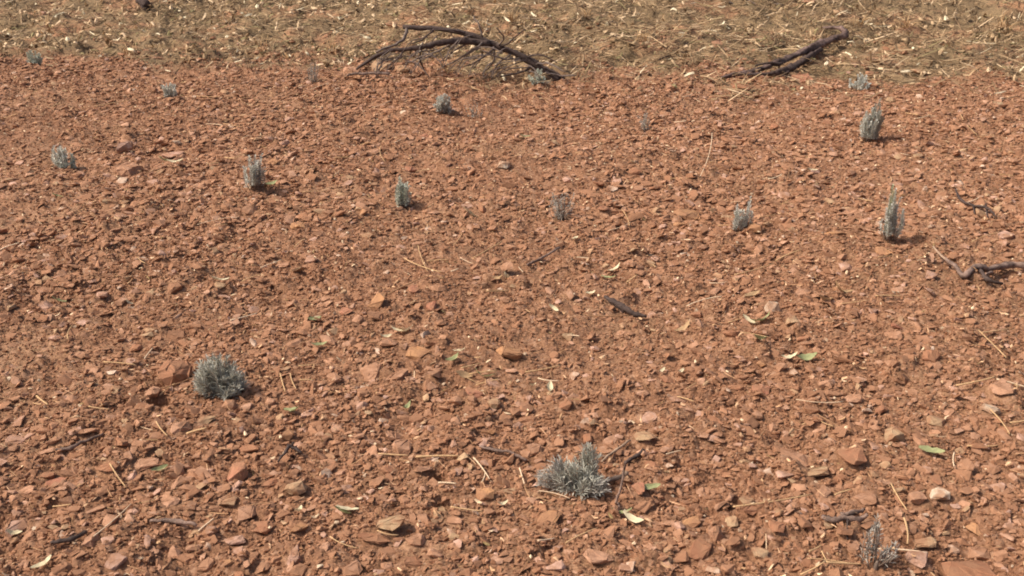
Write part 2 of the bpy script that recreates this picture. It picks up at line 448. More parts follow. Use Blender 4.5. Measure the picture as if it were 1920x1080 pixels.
def lavender(px, py, label, phrase, lobes, leaf=.026, wd=.0032, step=.008, whorl=4, mat=M_LAV, seed=0, parts=True, stalk=None):
    """lobes: (dx, dy, height, spread, shoots, material or None) in metres from the base."""
    P = at(px, py); root = empty('lavender_plant', P)
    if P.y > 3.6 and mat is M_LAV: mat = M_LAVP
    tag(root, label, 'lavender plant', 'lavender seedlings planted in rows in the red soil')
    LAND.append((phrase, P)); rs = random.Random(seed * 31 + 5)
    wood = MB(); fol = {}
    for (dx, dy, h, sprd, n, m) in lobes:
        m = m or mat
        for k in range(n):
            a = rs.uniform(0, 6.28); q = math.sqrt(rs.random())
            col = h > 2.6 * sprd; se = (.45 + .55 * rs.random()) if col else .08 + .92 * rs.random(); ce = math.sqrt(1 - se * se); jr = rs.uniform(.82, 1.06)
            tip = Vector((dx + math.cos(a) * sprd * ce * jr, dy + math.sin(a) * sprd * ce * jr, h * (.12 + .88 * se) * jr))
            kk = .75 if col else .42; p0 = Vector((tip.x * kk + rs.gauss(0, .006), tip.y * kk + rs.gauss(0, .006), -.004))
            if col: tip += Vector((rs.gauss(0, sprd * .35), rs.gauss(0, sprd * .35), 0))
            bend = Vector((rs.gauss(0, .008), rs.gauss(0, .008), .012 * q))
            mb = MB() if parts else fol.setdefault(m.name, (MB(), m))[0]
            ms = MB() if False else wood
            shoot(mb, ms, p0, tip, bend, leaf, wd, step, whorl, seed * 1000 + k + int(h * 1e4))
            if parts: mb.build('shoot', m, root)
    for _, (mb, m) in fol.items(): mb.build('foliage', m, root)
    wood.tube([(0, 0, -.02), (.001, 0, .008), (.003, .001, .022)], [.006, .005, .003], 6)
    wood.build('woody_stem', M_STEM, root)
    if stalk:
        for (a, b) in stalk:
            ms = MB(); ms.tube([a, ((a[0] + b[0]) / 2 + .006, (a[1] + b[1]) / 2, (a[2] + b[2]) / 2 + .004), b], [.0018, .0015, .001], 4); ms.build('bare_stalk', M_STEM, root)
    return root

lavender(425, 742, 'round dense grey lavender bush beside a brown clod, with a dark shadow to its right', 'the round grey lavender',
         [(-.028, .02, .112, .076, 56, None), (.018, .0, .08, .046, 22, None), (-.07, .05, .10, .03, 6, M_LAVD)], leaf=.033, wd=.0029, step=.0085, whorl=5, seed=1)
lavender(1092, 930, 'sprawling grey lavender of two lobes, the left one lying over, sticks at its right', 'the sprawling two-lobed lavender',
         [(-.07, .035, .070, .045, 24, M_LAVD), (.022, .055, .118, .028, 12, None), (-.020, .02, .080, .050, 26, None), (.01, .0, .060, .045, 14, None), (.035, -.01, .05, .032, 9, M_LAVD)], leaf=.034, wd=.0030, step=.0095, seed=2)
lavender(1640, 1072, 'nearly bare withered lavender of a few thin grey shoots at the bottom edge', 'the withered bottom-edge lavender',
         [(-.012, .02, .135, .016, 9, M_LAVD), (.045, .02, .06, .035, 9, M_LAVD)], leaf=.022, wd=.0024, step=.011, whorl=3, seed=3,
         stalk=[((0, 0, 0), (-.012, .02, .12)), ((0, 0, 0), (.06, .01, .03)), ((0, 0, 0), (.03, -.02, .05))])
lavender(1666, 456, 'tall narrow dusty lavender with a thin fresh green tip sticking up', 'the tall green-tipped lavender',
         [(0, .0, .185, .040, 13, None), (.0, 0, .14, .045, 10, None), (-.008, .0, .262, .010, 4, M_LAVG), (0, 0, .235, .020, 8, None)], leaf=.022, wd=.0038, step=.009, seed=4)
lavender(1380, 434, 'slim lavender leaning right, beside a blocky orange stone', 'the slim leaning lavender',
         [(.045, .0, .175, .018, 8, None), (.015, .0, .12, .028, 14, None)], leaf=.024, wd=.0040, step=.010, seed=5)
lavender(1050, 414, 'sparse purplish grey lavender, thin enough to see the soil through it', 'the sparse purplish lavender',
         [(.02, 0, .135, .05, 13, M_LAVD), (-.02, 0, .125, .03, 9, M_LAVD)], leaf=.020, wd=.0034, step=.013, whorl=3, mat=M_LAVD, seed=6)
lavender(755, 388, 'small upright dark grey lavender with a round shadow on its right', 'the small upright dark lavender',
         [(0, 0, .125, .036, 20, None), (-.012, 0, .165, .018, 8, None)], leaf=.024, wd=.0046, step=.009, mat=M_LAVT, seed=7, parts=False)
lavender(482, 360, 'grey lavender with a bare stem and a fallen green leaf at its right', 'the bare-stemmed lavender',
         [(-.01, 0, .155, .045, 20, None), (.01, 0, .13, .04, 10, M_LAVD)], leaf=.024, wd=.0044, step=.010, seed=8, parts=False)
lavender(128, 318, 'grey lavender leaning left at the left side, left of a rounded salmon stone', 'the left-leaning lavender',
         [(-.045, 0, .14, .04, 20, None), (-.01, 0, .11, .05, 18, M_LAVT)], leaf=.025, wd=.0046, step=.009, seed=9, parts=False)
lavender(1630, 266, 'tall upright column-like pale grey lavender with a deep dark shadow right of it', 'the column-like pale lavender',
         [(0, 0, .205, .048, 30, None), (.025, 0, .235, .028, 14, M_LAV), (-.03, 0, .18, .03, 14, None)], leaf=.023, wd=.0055, step=.009, seed=10)
lavender(1208, 246, 'faint withered grey lavender sprig alone in open red soil', 'the faint withered sprig',
         [(0, 0, .13, .045, 12, M_LAVD)], leaf=.02, wd=.0046, step=.013, whorl=3, seed=11, parts=False)
lavender(832, 216, 'bushy blue-grey lavender below the arched brushwood', 'the blue-grey lavender below the arch',
         [(-.005, 0, .125, .055, 26, None), (.02, 0, .10, .04, 10, M_LAVD)], leaf=.025, wd=.0055, step=.010, seed=12, parts=False)
lavender(888, 224, 'leafless purplish lavender twigs right of the bushy blue-grey one', 'the leafless purplish lavender',
         [(0, 0, .14, .07, 16, M_LAVD)], leaf=.018, wd=.0046, step=.02, whorl=2, mat=M_LAVD, seed=13, parts=False)
lavender(320, 188, 'small dark-centred grey lavender behind the long thin straw at upper left', 'the small dark-centred lavender',
         [(-.02, 0, .11, .03, 11, None), (.028, 0, .11, .03, 11, None), (0, 0, .07, .03, 5, M_LAVD)], leaf=.025, wd=.0055, step=.011, seed=14, parts=False)
lavender(1610, 168, 'low wide grey lavender at the mulch edge right of the fallen log', 'the low wide lavender by the log',
         [(0, 0, .125, .075, 36, None)], leaf=.027, wd=.006, step=.011, seed=15, parts=False)
lavender(1006, 162, 'low teal-grey lavender under the right foot of the arched brushwood', 'the teal-grey lavender',
         [(0, 0, .11, .065, 26, None)], leaf=.025, wd=.006, step=.011, mat=M_LAVT, seed=16, parts=False)
lavender(586, 156, 'thin faded lavender just in front of the mulch, left of the arched brushwood', 'the thin faded lavender',
         [(0, 0, .15, .045, 14, M_LAVD)], leaf=.02, wd=.0046, step=.014, whorl=3, mat=M_LAVD, seed=17, parts=False)
lavender(66, 126, 'green-tinged round lavender at the mulch edge in the upper left corner', 'the green-tinged lavender',
         [(0, 0, .13, .06, 30, M_LAVT)], leaf=.025, wd=.0062, step=.011, mat=M_LAVT, seed=18, parts=False)

# ------------------------------------------------------------------ fallen branches
def smooth_path(pts, n=4, jit=0.0, seed=0):
    rs = random.Random(seed); out = []; P = [Vector(p) for p in pts]
    for i in range(len(P) - 1):
        a = P[max(i - 1, 0)]; b = P[i]; c = P[i + 1]; d = P[min(i + 2, len(P) - 1)]
        for k in range(n):
            t = k / n
            q = .5 * ((2 * b) + (c - a) * t + (2 * a - 5 * b + 4 * c - d) * t * t + (3 * b - 3 * c + d - a) * t ** 3)
            out.append(q + Vector((rs.gauss(0, jit), rs.gauss(0, jit), rs.gauss(0, jit))))
    return out + [P[-1]]
def limb(name, pts, r0, r1, mat, root, n=8, sub=4, jit=.003, seed=0):
    base = root.location; p = smooth_path(pts, sub, jit, seed); k = len(p)
    rs = random.Random(seed + 3); mb = MB()
    mb.tube([q - base for q in p], [(r0 + (r1 - r0) * i / (k - 1)) * rs.uniform(.88, 1.15) for i in range(k)], n, rug=.22, seed=seed)
    return mb.build(name, mat, root)

# arched brushwood at the mulch edge
Yb = at(1045, 150).y
B = empty('fallen_branch', at(1045, 150))
tag(B, 'large arched dead branch with a tangle of fine dark twigs at the mulch edge', 'branch', 'dead branches lying on the ground')
LAND.append(('the arched brushwood', at(860, 140)))
def U(px, py, off=0.0): return up(px, py, Yb + off)
limb('main_limb', [U(1048, 152, -.02), U(1020, 132, .02), U(975, 104, .05), U(930, 86, .08), U(885, 66, .10), U(830, 55, .12), U(755, 51, .12)], .030, .015, M_BARK, B, seed=1)
limb('side_limb', [U(918, 82, .08), U(870, 77, .04), U(825, 80, -.04), U(792, 88, -.10)], .024, .017, M_BARK, B, seed=2)
limb('side_limb', [U(792, 88, -.10), U(760, 92, -.11), U(730, 94, -.12), U(700, 108, -.14), U(668, 130, -.16)], .017, .010, M_BARK, B, seed=3)
limb('side_limb', [U(762, 51, .12), U(758, 70, .06), U(735, 85, .0), U(705, 98, -.05)], .013, .008, M_TWIG, B, seed=4)
limb('side_limb', [U(1000, 122, .03), U(985, 132, -.05), U(960, 140, -.1), U(930, 143, -.15)], .010, .005, M_BARK, B, seed=5)
limb('side_limb', [U(1008, 125, .03), U(1030, 130, .0), U(1060, 147, -.05)], .012, .006, M_BARK, B, seed=6)
limb('side_limb', [U(730, 140, -.25), U(690, 137, -.25), U(650, 142, -.28)], .012, .007, M_BARKG, B, seed=66)
tw = [((815, 55), (790, 75), (770, 82)), ((905, 80), (860, 110), (820, 132)), ((880, 78), (845, 100), (825, 118)), ((790, 90), (788, 112), (800, 140)),
      ((760, 92), (745, 110), (735, 125)), ((925, 88), (925, 115), (905, 138)), ((930, 90), (900, 112), (870, 125)), ((960, 100), (935, 120), (920, 145)),
      ((720, 94), (735, 92), (785, 94)), ((940, 88), (955, 78), (985, 55)), ((905, 68), (898, 50), (888, 30)), ((935, 85), (945, 70), (930, 52)),
      ((700, 104), (720, 112), (760, 104)), ((980, 108), (950, 112), (905, 95)), ((850, 80), (820, 95), (760, 120)), ((870, 62), (850, 56), (800, 56)),
      ((1000, 120), (1025, 118), (1060, 135)), ((1010, 130), (1040, 140), (1080, 142)), ((985, 112), (1010, 102), (1045, 118))]
rs_t = random.Random(5)
for k, T in enumerate(tw):
    o = rs_t.uniform(-.18, .12)
    limb('twig', [U(*T[0], .05), U(*T[1], .5 * o), U(*T[2], o)],   .0085, .0036, M_TWIG if k % 3 else M_BARK, B, n=5, seed=40 + k)
for k in range(52):                               # the fine spray of twigs under and behind the arch
    x0 = rs_t.uniform(700, 1020); top = 60 + ((x0 - 830) / 190.0) ** 2 * 62
    y0 = rs_t.uniform(top, min(top + 45, 140)); o = rs_t.uniform(-.2, .25)
    dx = rs_t.uniform(-75, -15) if rs_t.random() < .7 else rs_t.uniform(10, 50)
    dx = max(dx, 705 - x0); y2 = min(146, y0 + rs_t.uniform(10, 55))
    limb('twig', [U(x0, y0, o), U(x0 + dx * .6, y0 + (y2 - y0) * .35 - rs_t.uniform(0, 5), o - .05), U(x0 + dx, y2, o - .1)], .0052, .0024, M_TWIG, B, n=4, sub=3, seed=90 + k)

# log with a hooked end
def ground_branch(name, label, phrase, paths, mats, part_names, group='dead branches lying on the ground', cat='branch', lift=.6):
    """paths: lists of (px, py, height above ground, radius)."""
    g0 = at(*paths[0][len(paths[0]) // 2][:2]); root = empty(name, g0)
    tag(root, label, cat, group)
    if phrase: LAND.append((phrase, g0))
    for k, path in enumerate(paths):
        pts = []; rad = []
        for (px, py, hh, rr) in path:
            P = at(px, py)
            if hh:
                P = up(px, py, at(px, py + hh * ppm(P) * cp).y)
            P.z += rr * lift + (.009 if P.y < 3.5 else .020); pts.append(P); rad.append(rr)
        sub = 9 if max(rad) > .02 else 5; p = smooth_path(pts, sub, .0008 + rad[0] * .08, 70 + k); n = len(p)
        rs = random.Random(k + 9); mb = MB()
        rr = np.interp(np.linspace(0, len(rad) - 1, n), np.arange(len(rad)), rad)
        mb.tube([q - g0 for q in p], [r * rs.uniform(.84, 1.16) for r in rr], 14 if max(rad) > .02 else 9 if max(rad) > .012 else 6, rug=.3, seed=k + len(name))
        mb.build(part_names[min(k, len(part_names) - 1)], mats[min(k, len(mats) - 1)], root)
    return root
ground_branch('fallen_branch', 'thick dark log with a hooked right end lying along the mulch edge', 'the hooked log',
    [[(1352, 153, 0, .010), (1376, 149, 0, .017), (1410, 142, .01, .018), (1440, 132, .03, .020), (1456, 127, .04, .028), (1470, 121, .05, .021), (1500, 108, .06, .026), (1522, 98, .07, .031), (1546, 88, .07, .028), (1568, 79, .07, .024), (1584, 73, .07, .026), (1580, 63, .07, .021), (1566, 58, .06, .014), (1542, 57, .05, .007)],
     [(1400, 150, 0, .008), (1440, 147, 0, .016), (1466, 142, .01, .024), (1490, 132, .02, .024), (1512, 118, .04, .026), (1538, 100, .05, .018)],
     [(1466, 126, .06, .010), (1440, 124, .08, .008), (1415, 130, .06, .006)],
     [(1478, 140, .02, .008), (1466, 152, 0, .005)]],
    [M_LOG, M_BARK, M_BARK, M_BARK], ['main_limb', 'side_limb', 'side_limb', 'twig'])
ground_branch('fallen_branch', 'crooked grey-brown branch reaching in from the right edge, forked at its bend', 'the crooked forked branch',
    [[(1940, 512, .01, .011), (1895, 508, .012, .013), (1855, 517, .012, .012), (1825, 524, 0, .011), (1805, 532, 0, .011), (1790, 518, 0, .008), (1770, 495, .01, .006)],
     [(1833, 524, 0, .009), (1848, 538, 0, .008), (1878, 544, 0, .005)],
     [(1775, 500, .01, .005), (1748, 472, .02, .004)],
     [(1858, 524, .0, .006), (1845, 535, 0, .004)]],
    [M_BARKG, M_BARK, M_BARKP, M_BARKG], ['main_limb', 'side_limb', 'twig', 'twig'])
ground_branch('fallen_branch', 'thin dark curved twig right of the tall green-tipped lavender', 'the thin curved twig',
    [[(1790, 362, .02, .004), (1800, 384, .01, .006), (1820, 398, 0, .007), (1848, 408, 0, .005), (1866, 416, 0, .003)], [(1822, 398, 0, .004), (1826, 412, 0, .003)], [(1845, 400, .0, .004), (1850, 418, 0, .003)]],
    [M_BARK], ['main_limb', 'twig'])
ground_branch('tree_stump', 'short dark reddish stump leaning at the top edge, far left', 'the dark stump',
    [[(278, 27, 0, .045), (268, 12, .08, .040), (256, -6, .14, .036), (244, -30, .24, .033)]], [M_BARK], ['trunk'], group=None, cat='stump')
ground_branch('fallen_branch', 'slender dark twig slanting over the mulch between arch and hooked log', 'the slanting twig in the mulch',
    [[(1235, 124, 0, .006), (1262, 106, .02, .006), (1292, 84, .02, .004)], [(1262, 106, .02, .004), (1290, 108, 0, .003)]], [M_BARK], ['main_limb', 'twig'])
ground_branch('fallen_branch', 'dark knotted twig lying in the mulch at the top, above the hooked log', 'the knotted twig in the mulch',
    [[(1365, 24, 0, .007), (1395, 20, .02, .011), (1420, 12, .03, .010), (1468, 13, .02, .006)], [(1395, 22, 0, .008), (1420, 26, 0, .004)]], [M_TWIG], ['main_limb', 'twig'])
ground_branch('fallen_branch', 'short mossy dark stick half sunk in the soil near the middle', 'the mossy dark stick',
    [[(1132, 573, 0, .007), (1160, 584, 0, .012), (1185, 596, 0, .011), (1212, 602, 0, .004)]], [M_BARK], ['main_limb'])
ground_branch('fallen_branch', 'slim brown stick behind the right side of the sprawling lavender', None,
    [[(1128, 872, .005, .0032), (1150, 853, .005, .004), (1182, 832, .005, .003)]], [M_BARKP], ['main_limb'])
ground_branch('fallen_branch', 'pale peeled stick lying against the right side of the sprawling lavender', None,
    [[(1126, 914, 0, .006), (1150, 905, 0, .007), (1178, 897, 0, .006)]], [M_BARKP], ['main_limb'])
ground_branch('fallen_branch', 'thin grey stick standing upright right of the sprawling lavender', None,
    [[(1154, 954, 0, .003), (1162, 925, .05, .0035), (1170, 888, .10, .003), (1172, 872, .13, .002)], [(1155, 950, .0, .003), (1162, 957, 0, .002)]], [M_BARKG], ['main_limb', 'twig'])
ground_branch('fallen_branch', 'short dark brown stick on the soil between the upright stick and a red stone', None,
    [[(1172, 874, 0, .005), (1190, 862, 0, .006), (1208, 855, 0, .005)]], [M_BARK], ['main_limb'])
ground_branch('fallen_branch', 'dark sagging split stick just behind the withered bottom lavender', 'the dark split stick',
    [[(1540, 976, .01, .006), (1560, 984, .01, .008), (1582, 989, .0, .009), (1612, 981, .01, .007), (1626, 972, .02, .004)], [(1578, 974, .015, .006), (1600, 969, .015, .006), (1620, 962, .01, .004)], [(1586, 992, 0, .003), (1588, 1020, 0, .002)]],
    [M_BARKG, M_BARKG, M_BARK], ['main_limb', 'side_limb', 'twig'])
ground_branch('fallen_branch', 'thin grey-brown twig lying left of the sprawling lavender', 'the thin grey twig',
    [[(898, 843, .01, .0035), (930, 851, .005, .0045), (960, 856, .01, .0045), (988, 866, 0, .0035)]], [M_BARKG], ['main_limb'])
ground_branch('fallen_branch', 'dusty dark stick lying on the soil in the lower left', 'the dusty stick',
    [[(105, 852, 0, .003), (130, 846, 0, .006), (158, 834, 0, .005), (195, 820, 0, .003)]], [M_BARKG], ['main_limb'])
ground_branch('fallen_branch', 'thin forked twig standing among stones at lower left of centre', 'the thin forked twig',
    [[(522, 872, .02, .003), (534, 856, .02, .004), (545, 844, .02, .005), (566, 856, .01, .004)], [(545, 844, .02, .004), (552, 836, .03, .003)]], [M_BARK], ['main_limb', 'twig'])
ground_branch('fallen_branch', 'greyish stalk on the pale stones in the bottom left', 'the greyish stalk',
    [[(282, 982, .0, .004), (330, 985, .005, .006), (370, 992, .01, .005)], [(330, 985, 0, .003), (300, 990, 0, .002)]], [M_BARKG], ['main_limb', 'twig'])
ground_branch('fallen_branch', 'brown twig on the soil rising to the right at middle, beside pale leaf scraps', 'the rising brown twig',
    [[(988, 508, 0, .004), (1010, 493, 0, .006), (1050, 474, .01, .005)]], [M_BARKG], ['main_limb'])
ground_branch('fallen_branch', 'thin dark twig on the soil left edge, pointing up to the right', None,
    [[(98, 1036, 0, .004), (130, 1020, .01, .006), (165, 1006, .01, .006)]], [M_BARK], ['main_limb'])

# ------------------------------------------------------------------ single stones
OCC = []
LAND_STONE = []
def make_stone(P, wx, wy, h, colour, seed, yaw=None, tilt=.16, sink=.25, npts=16):
    bm = hull(npts, seed)
    L = max(wx, wy)
    bmesh.ops.scale(bm, vec=(wx / 2, wy / 2, h / 2), verts=bm.verts)
    bmesh.ops.bevel(bm, geom=bm.edges[:], offset=min(wx, wy, h) * .05, segments=1, affect='EDGES', clamp_overlap=True)
    rs = random.Random(int(seed) + 1)
    bmesh.ops.triangulate(bm, faces=bm.faces)
    bmesh.ops.subdivide_edges(bm, edges=[e for e in bm.edges if e.calc_length() > L * .3], cuts=1)
    bmesh.ops.triangulate(bm, faces=bm.faces)
    for v in bm.verts: v.co += Vector((rs.gauss(0, 1), rs.gauss(0, 1), rs.gauss(0, 1))) * (L * (.016 if npts > 30 else .012))
    me = bpy.data.meshes.new('stone'); bm.to_mesh(me); bm.free(); me.materials.append(SM[colour])
    o = bpy.data.objects.new('stone', me); COL.objects.link(o)
    o.rotation_euler = (rs.gauss(0, tilt), rs.gauss(0, tilt), rs.uniform(0, 6.28) if yaw is None else yaw)
    o.location = (P.x, P.y, P.z + h * (.5 - sink))
    OCC.append((P.x, P.y, (wx + wy) * .25))
    tag(o, None, 'stone', 'loose stones on the red soil')
    return o

def desc_stone(L, wy, h, colour):
    size = 'small' if L < .047 else 'mid-sized' if L < .068 else 'large'
    shape = 'long' if wy < L * .6 else 'flat' if h < L * .36 else 'blocky'
    return f'{size} {shape} {colour} stone'

HERO = [  # px, py, width px, height px in the picture, colour, kind, own label or None
 (1818, 1060, 108, 84, 'rust red', 'flat', 'largest red slab, dusty and flat, in the bottom right corner'),
 (1833, 1022, 50, 36, 'salmon', 'flat', 'salmon stone lying on the back edge of the big corner slab'),
 (706, 570, 42, 32, 'orange', 'block', 'bright orange block with a dark underside, left of the middle twigs'),
 (240, 322, 44, 26, 'salmon', 'clod', 'rounded salmon-orange stone near the left-leaning lavender'),
 (953, 664, 60, 34, 'orange', 'block', 'orange stone with a notched edge, alone near the middle of the soil'),
 (694, 692, 50, 32, 'salmon', 'flat', None), (785, 660, 56, 26, 'orange', 'flat', None), (728, 640, 44, 26, 'salmon', 'flat', None), (745, 702, 44, 40, 'salmon', 'flat', None),
 (326, 695, 66, 62, 'rust red', 'clod', 'big rounded red clod with a dark hollow, left of the round grey lavender'),
 (288, 735, 34, 28, 'salmon', 'block', None), (1676, 815, 40, 42, 'tan', 'block', 'upright tan boulder with a shaded right side in the right part'),
 (1490, 855, 78, 42, 'salmon', 'flat', 'broad dusty salmon slab behind a small dark twig, lower right'), (1596, 860, 54, 44, 'rust red', 'flat', None), (1523, 885, 60, 32, 'tan', 'flat', None),
 (440, 1008, 50, 26, 'pinkish', 'block', 'pale pinkish block beside the greyish stalk at bottom left'),
 (1424, 1036, 38, 38, 'tan', 'block', None), (1342, 1008, 40, 36, 'salmon', 'block', None), (1414, 428, 32, 28, 'orange', 'block', 'blocky orange stone touching the slim leaning lavender'),
 (1448, 572, 32, 26, 'pale', 'block', 'palest stone of the right part, whitish pink with a pointed foot'), (1574, 543, 22, 24, 'orange', 'block', None),
 (1622, 935, 46, 32, 'salmon', 'flat', None), (1658, 905, 40, 22, 'salmon', 'flat', None), (1718, 945, 38, 26, 'salmon', 'block', None),
 (1738, 518, 38, 22, 'pinkish', 'flat', None), (1728, 1022, 56, 26, 'tan', 'flat', None), (1756, 905, 30, 30, 'rust red', 'flat', None),
 (26, 822, 38, 28, 'pinkish', 'flat', None), (95, 880, 32, 50, 'rust red', 'flat', None), (106, 902, 42, 22, 'brick red', 'flat', None),
 (445, 885, 46, 44, 'brick red', 'block', None), (428, 935, 36, 44, 'tan', 'flat', None), (462, 958, 50, 40, 'salmon', 'flat', None), (492, 985, 46, 32, 'rust red', 'flat', None),
 (182, 950, 38, 36, 'salmon', 'flat', None), (208, 975, 30, 30, 'salmon', 'block', None), (30, 985, 44, 36, 'pinkish', 'long', None), (385, 1050, 34, 34, 'salmon', 'flat', None),
 (428, 1062, 20, 34, 'orange', 'flat', None), (232, 275, 36, 30, 'pinkish', 'block', None), (320, 285, 52, 26, 'pinkish', 'flat', 'pinkish flat slab behind the rounded salmon-orange stone'),
 (768, 318, 30, 24, 'brick red', 'flat', 'small brick red stone above the small upright dark lavender'), (1286, 396, 60, 28, 'orange', 'flat', None), (1562, 440, 40, 26, 'orange', 'flat', None),
 (1886, 440, 34, 30, 'pinkish', 'flat', None), (988, 845, 34, 22, 'salmon', 'flat', None), (1060, 768, 26, 22, 'rust red', 'block', None), (856, 800, 22, 20, 'salmon', 'block', None),
 (1208, 824, 46, 30, 'tan', 'flat', None), (1000, 838, 30, 28, 'salmon', 'block', None), (1224, 870, 30, 32, 'rust red', 'flat', None), (1196, 925, 34, 30, 'brick red', 'flat', None),
 (1030, 975, 50, 24, 'orange', 'flat', None), (1120, 1040, 60, 40, 'salmon', 'flat', None), (852, 972, 34, 22, 'salmon', 'block', None), (735, 985, 64, 36, 'tan', 'flat', None),
 (700, 1010, 70, 22, 'rust red', 'long', None), (660, 1060, 40, 40, 'salmon', 'flat', None), (725, 1045, 24, 42, 'salmon', 'flat', None), (780, 1010, 40, 30, 'salmon', 'flat', None),
 (1650, 116, 52, 26, 'tan', 'long', 'long tan boulder lying in the mulch right of the hooked log'), (1728, 132, 46, 18, 'tan', 'long', 'low tan stone in the mulch behind the low wide lavender'),
 (85, 34, 20, 16, 'pinkish', 'round', 'pinkish round stone in the mulch at the far upper left'), (1515, 6, 30, 16, 'salmon', 'flat', 'salmon stone at the top edge above the hooked log'),
 (774, 64, 34, 20, 'tan', 'block', 'tan stone showing under the left top of the arched brushwood'), (735, 50, 24, 26, 'salmon', 'flat', 'salmon stone behind the left end of the arched brushwood'),
 (755, 134, 32, 16, 'tan', 'round', None), (660, 132, 36, 20, 'salmon', 'flat', None), (666, 150, 30, 14, 'orange', 'flat', None), (790, 256, 28, 14, 'brick red', 'flat', None),
 (722, 80, 30, 18, 'tan', 'flat', None), (715, 126, 40, 24, 'tan', 'flat', None),
 (1256, 162, 24, 20, 'salmon', 'block', None), (434, 470, 24, 14, 'brick red', 'flat', 'vivid red stone chip with a white edge in the left half'), (585, 490, 30, 26, 'pinkish', 'flat', None),
 (1502, 546, 34, 20, 'salmon', 'flat', None), (1656, 470, 36, 20, 'orange', 'flat', None), (255, 650, 28, 40, 'rust red', 'flat', None), (105, 642, 24, 20, 'pinkish', 'block', None),
 (700, 285, 30, 14, 'salmon', 'flat', None), (1390, 165, 46, 16, 'rust red', 'flat', None), (1570, 25, 20, 14, 'tan', 'round', None), (1340, 85, 34, 14, 'salmon', 'flat', None), (1500, 142, 50, 18, 'brick red', 'flat', None), (1085, 10, 34, 14, 'salmon', 'flat', None),
 (470, 395, 28, 24, 'salmon', 'block', None), (545, 412, 26, 24, 'salmon', 'block', None), (560, 425, 36, 20, 'orange', 'flat', None), (905, 372, 22, 22, 'orange', 'flat', None),
 (1100, 822, 28, 22, 'rust red', 'block', None), (1880, 740, 50, 34, 'salmon', 'flat', None), (1780, 775, 30, 18, 'salmon', 'flat', None), (1420, 780, 22, 18, 'salmon', 'block', None), (1600, 750, 40, 20, 'salmon', 'block', None),
 (540, 815, 24, 30, 'orange', 'block', None), (430, 760, 34, 24, 'salmon', 'block', None), (505, 750, 24, 18, 'salmon', 'block', None), (275, 870, 56, 24, 'salmon', 'flat', None), (300, 870, 20, 20, 'brick red', 'block', None),
 (1455, 1000, 40, 24, 'rust red', 'flat', None), (1700, 1005, 34, 26, 'salmon', 'flat', None), (1370, 980, 30, 34, 'tan', 'flat', None),
]
for k, (px, py, wpx, hpx, colour, shape, lab) in enumerate(HERO):
    P = at(px, py + hpx * .25); s = ppm(P); L = wpx / s
    el = math.atan2(CAM_H - P.z, P.y)
    hf = {'flat': .30, 'block': .55, 'round': .65, 'clod': .55, 'long': .34}[shape]
    h = min(L, hpx / s * 1.3) * hf
    wy = max(.45 * L, min(1.3 * L, (hpx / s - h * .6 * math.cos(el)) / math.sin(el)))
    if wy > L * 1.25: h *= 1.15
    o = make_stone(P, L * 1.06, wy * 1.04, h * 1.1, colour, 3000 + k, yaw=random.uniform(-.25, .25), tilt=.10, npts=40 if shape == 'clod' else 22 if shape == 'round' else 15)
    if lab: o['label'] = lab; LAND.append(None) if False else None
    else: AUTO.append((o, desc_stone(max(L, wy), min(L, wy), h, colour), P))
N_RANDOM = 300 - len(HERO)
cx, cy = sector(2600, 1.85, 8.3, 28)
cr = .020 + .022 * rng.random(len(cx)) ** 2.2
ok = (rng.random(len(cx)) < stone_density(cx, cy)) & (rng.random(len(cx)) > mulch_mask(cx, cy) * .9)
order = [i for i in np.argsort(-(cr / np.hypot(cx, cy) ** .35)) if ok[i]]
made = 0
names = ['rust red', 'salmon', 'orange', 'pinkish', 'tan', 'brown', 'brick red', 'pale']; wts = [.24, .32, .08, .10, .12, .09, .03, .02]
for i in order:
    if made >= N_RANDOM: break
    x, y, r = cx[i], cy[i], cr[i]
    if any((x - a) ** 2 + (y - b) ** 2 < (r + q) ** 2 for a, b, q in OCC): continue
    P = Vector((x, y, h1(x, y))); u, v = proj(P)
    if not (-10 < u < 1930 and 90 < v < 1090): continue
    if any(ph and abs(proj(Q)[0] - u) < 60 and -20 < v - proj(Q)[1] < 12 for ph, Q in LAND[:18]): continue
    colour = random.choices(names, wts)[0]; wy = 2 * r * random.uniform(.5, .95); h = 2 * r * random.uniform(.20, .42)
    o = make_stone(P, 2 * r, wy, h, colour, 5000 + i, tilt=.22); made += 1
    AUTO.append((o, desc_stone(2 * r, wy, h, colour), P))

gravel()

# ------------------------------------------------------------------ straws lying on the soil
def straw(a, b, r, colour, bow=0.0, label=None, kink=False):
    n = 9; P = []
    side = Vector((-(b - a).y, (b - a).x, 0))
    for i in range(n):
        t = i / (n - 1); q = a.lerp(b, t) + side * (bow * (t * (1 - t) * 4)); P.append(q)
    zs = H(np.array([p.x for p in P]), np.array([p.y for p in P]))
    lin = np.linspace(zs[0], zs[-1], n); lift = max(0, float((zs - lin).max())) * .75
    for i, p in enumerate(P): p.z = lin[i] + lift + r * .8 + .010
    if kink: P[n // 2].z += r * 3
    c = (a + b) / 2; c.z = float(zs.mean())
    mb = MB(); mb.tube([p - c for p in P], [r * (1 - .35 * i / n) for i in range(n)], 5)
    o = mb.build('straw', M_STRAW[colour], loc=c)
    tag(o, label, 'straw', 'dry straws scattered on the red soil')
    if not label:
        L = (b - a).length
        w1 = 'long' if L > .11 else 'medium' if L > .06 else 'short'
        AUTO.append((o, f"{w1} {'curved' if abs(bow) > .07 else 'straight'} {colour} straw", c))
    return o
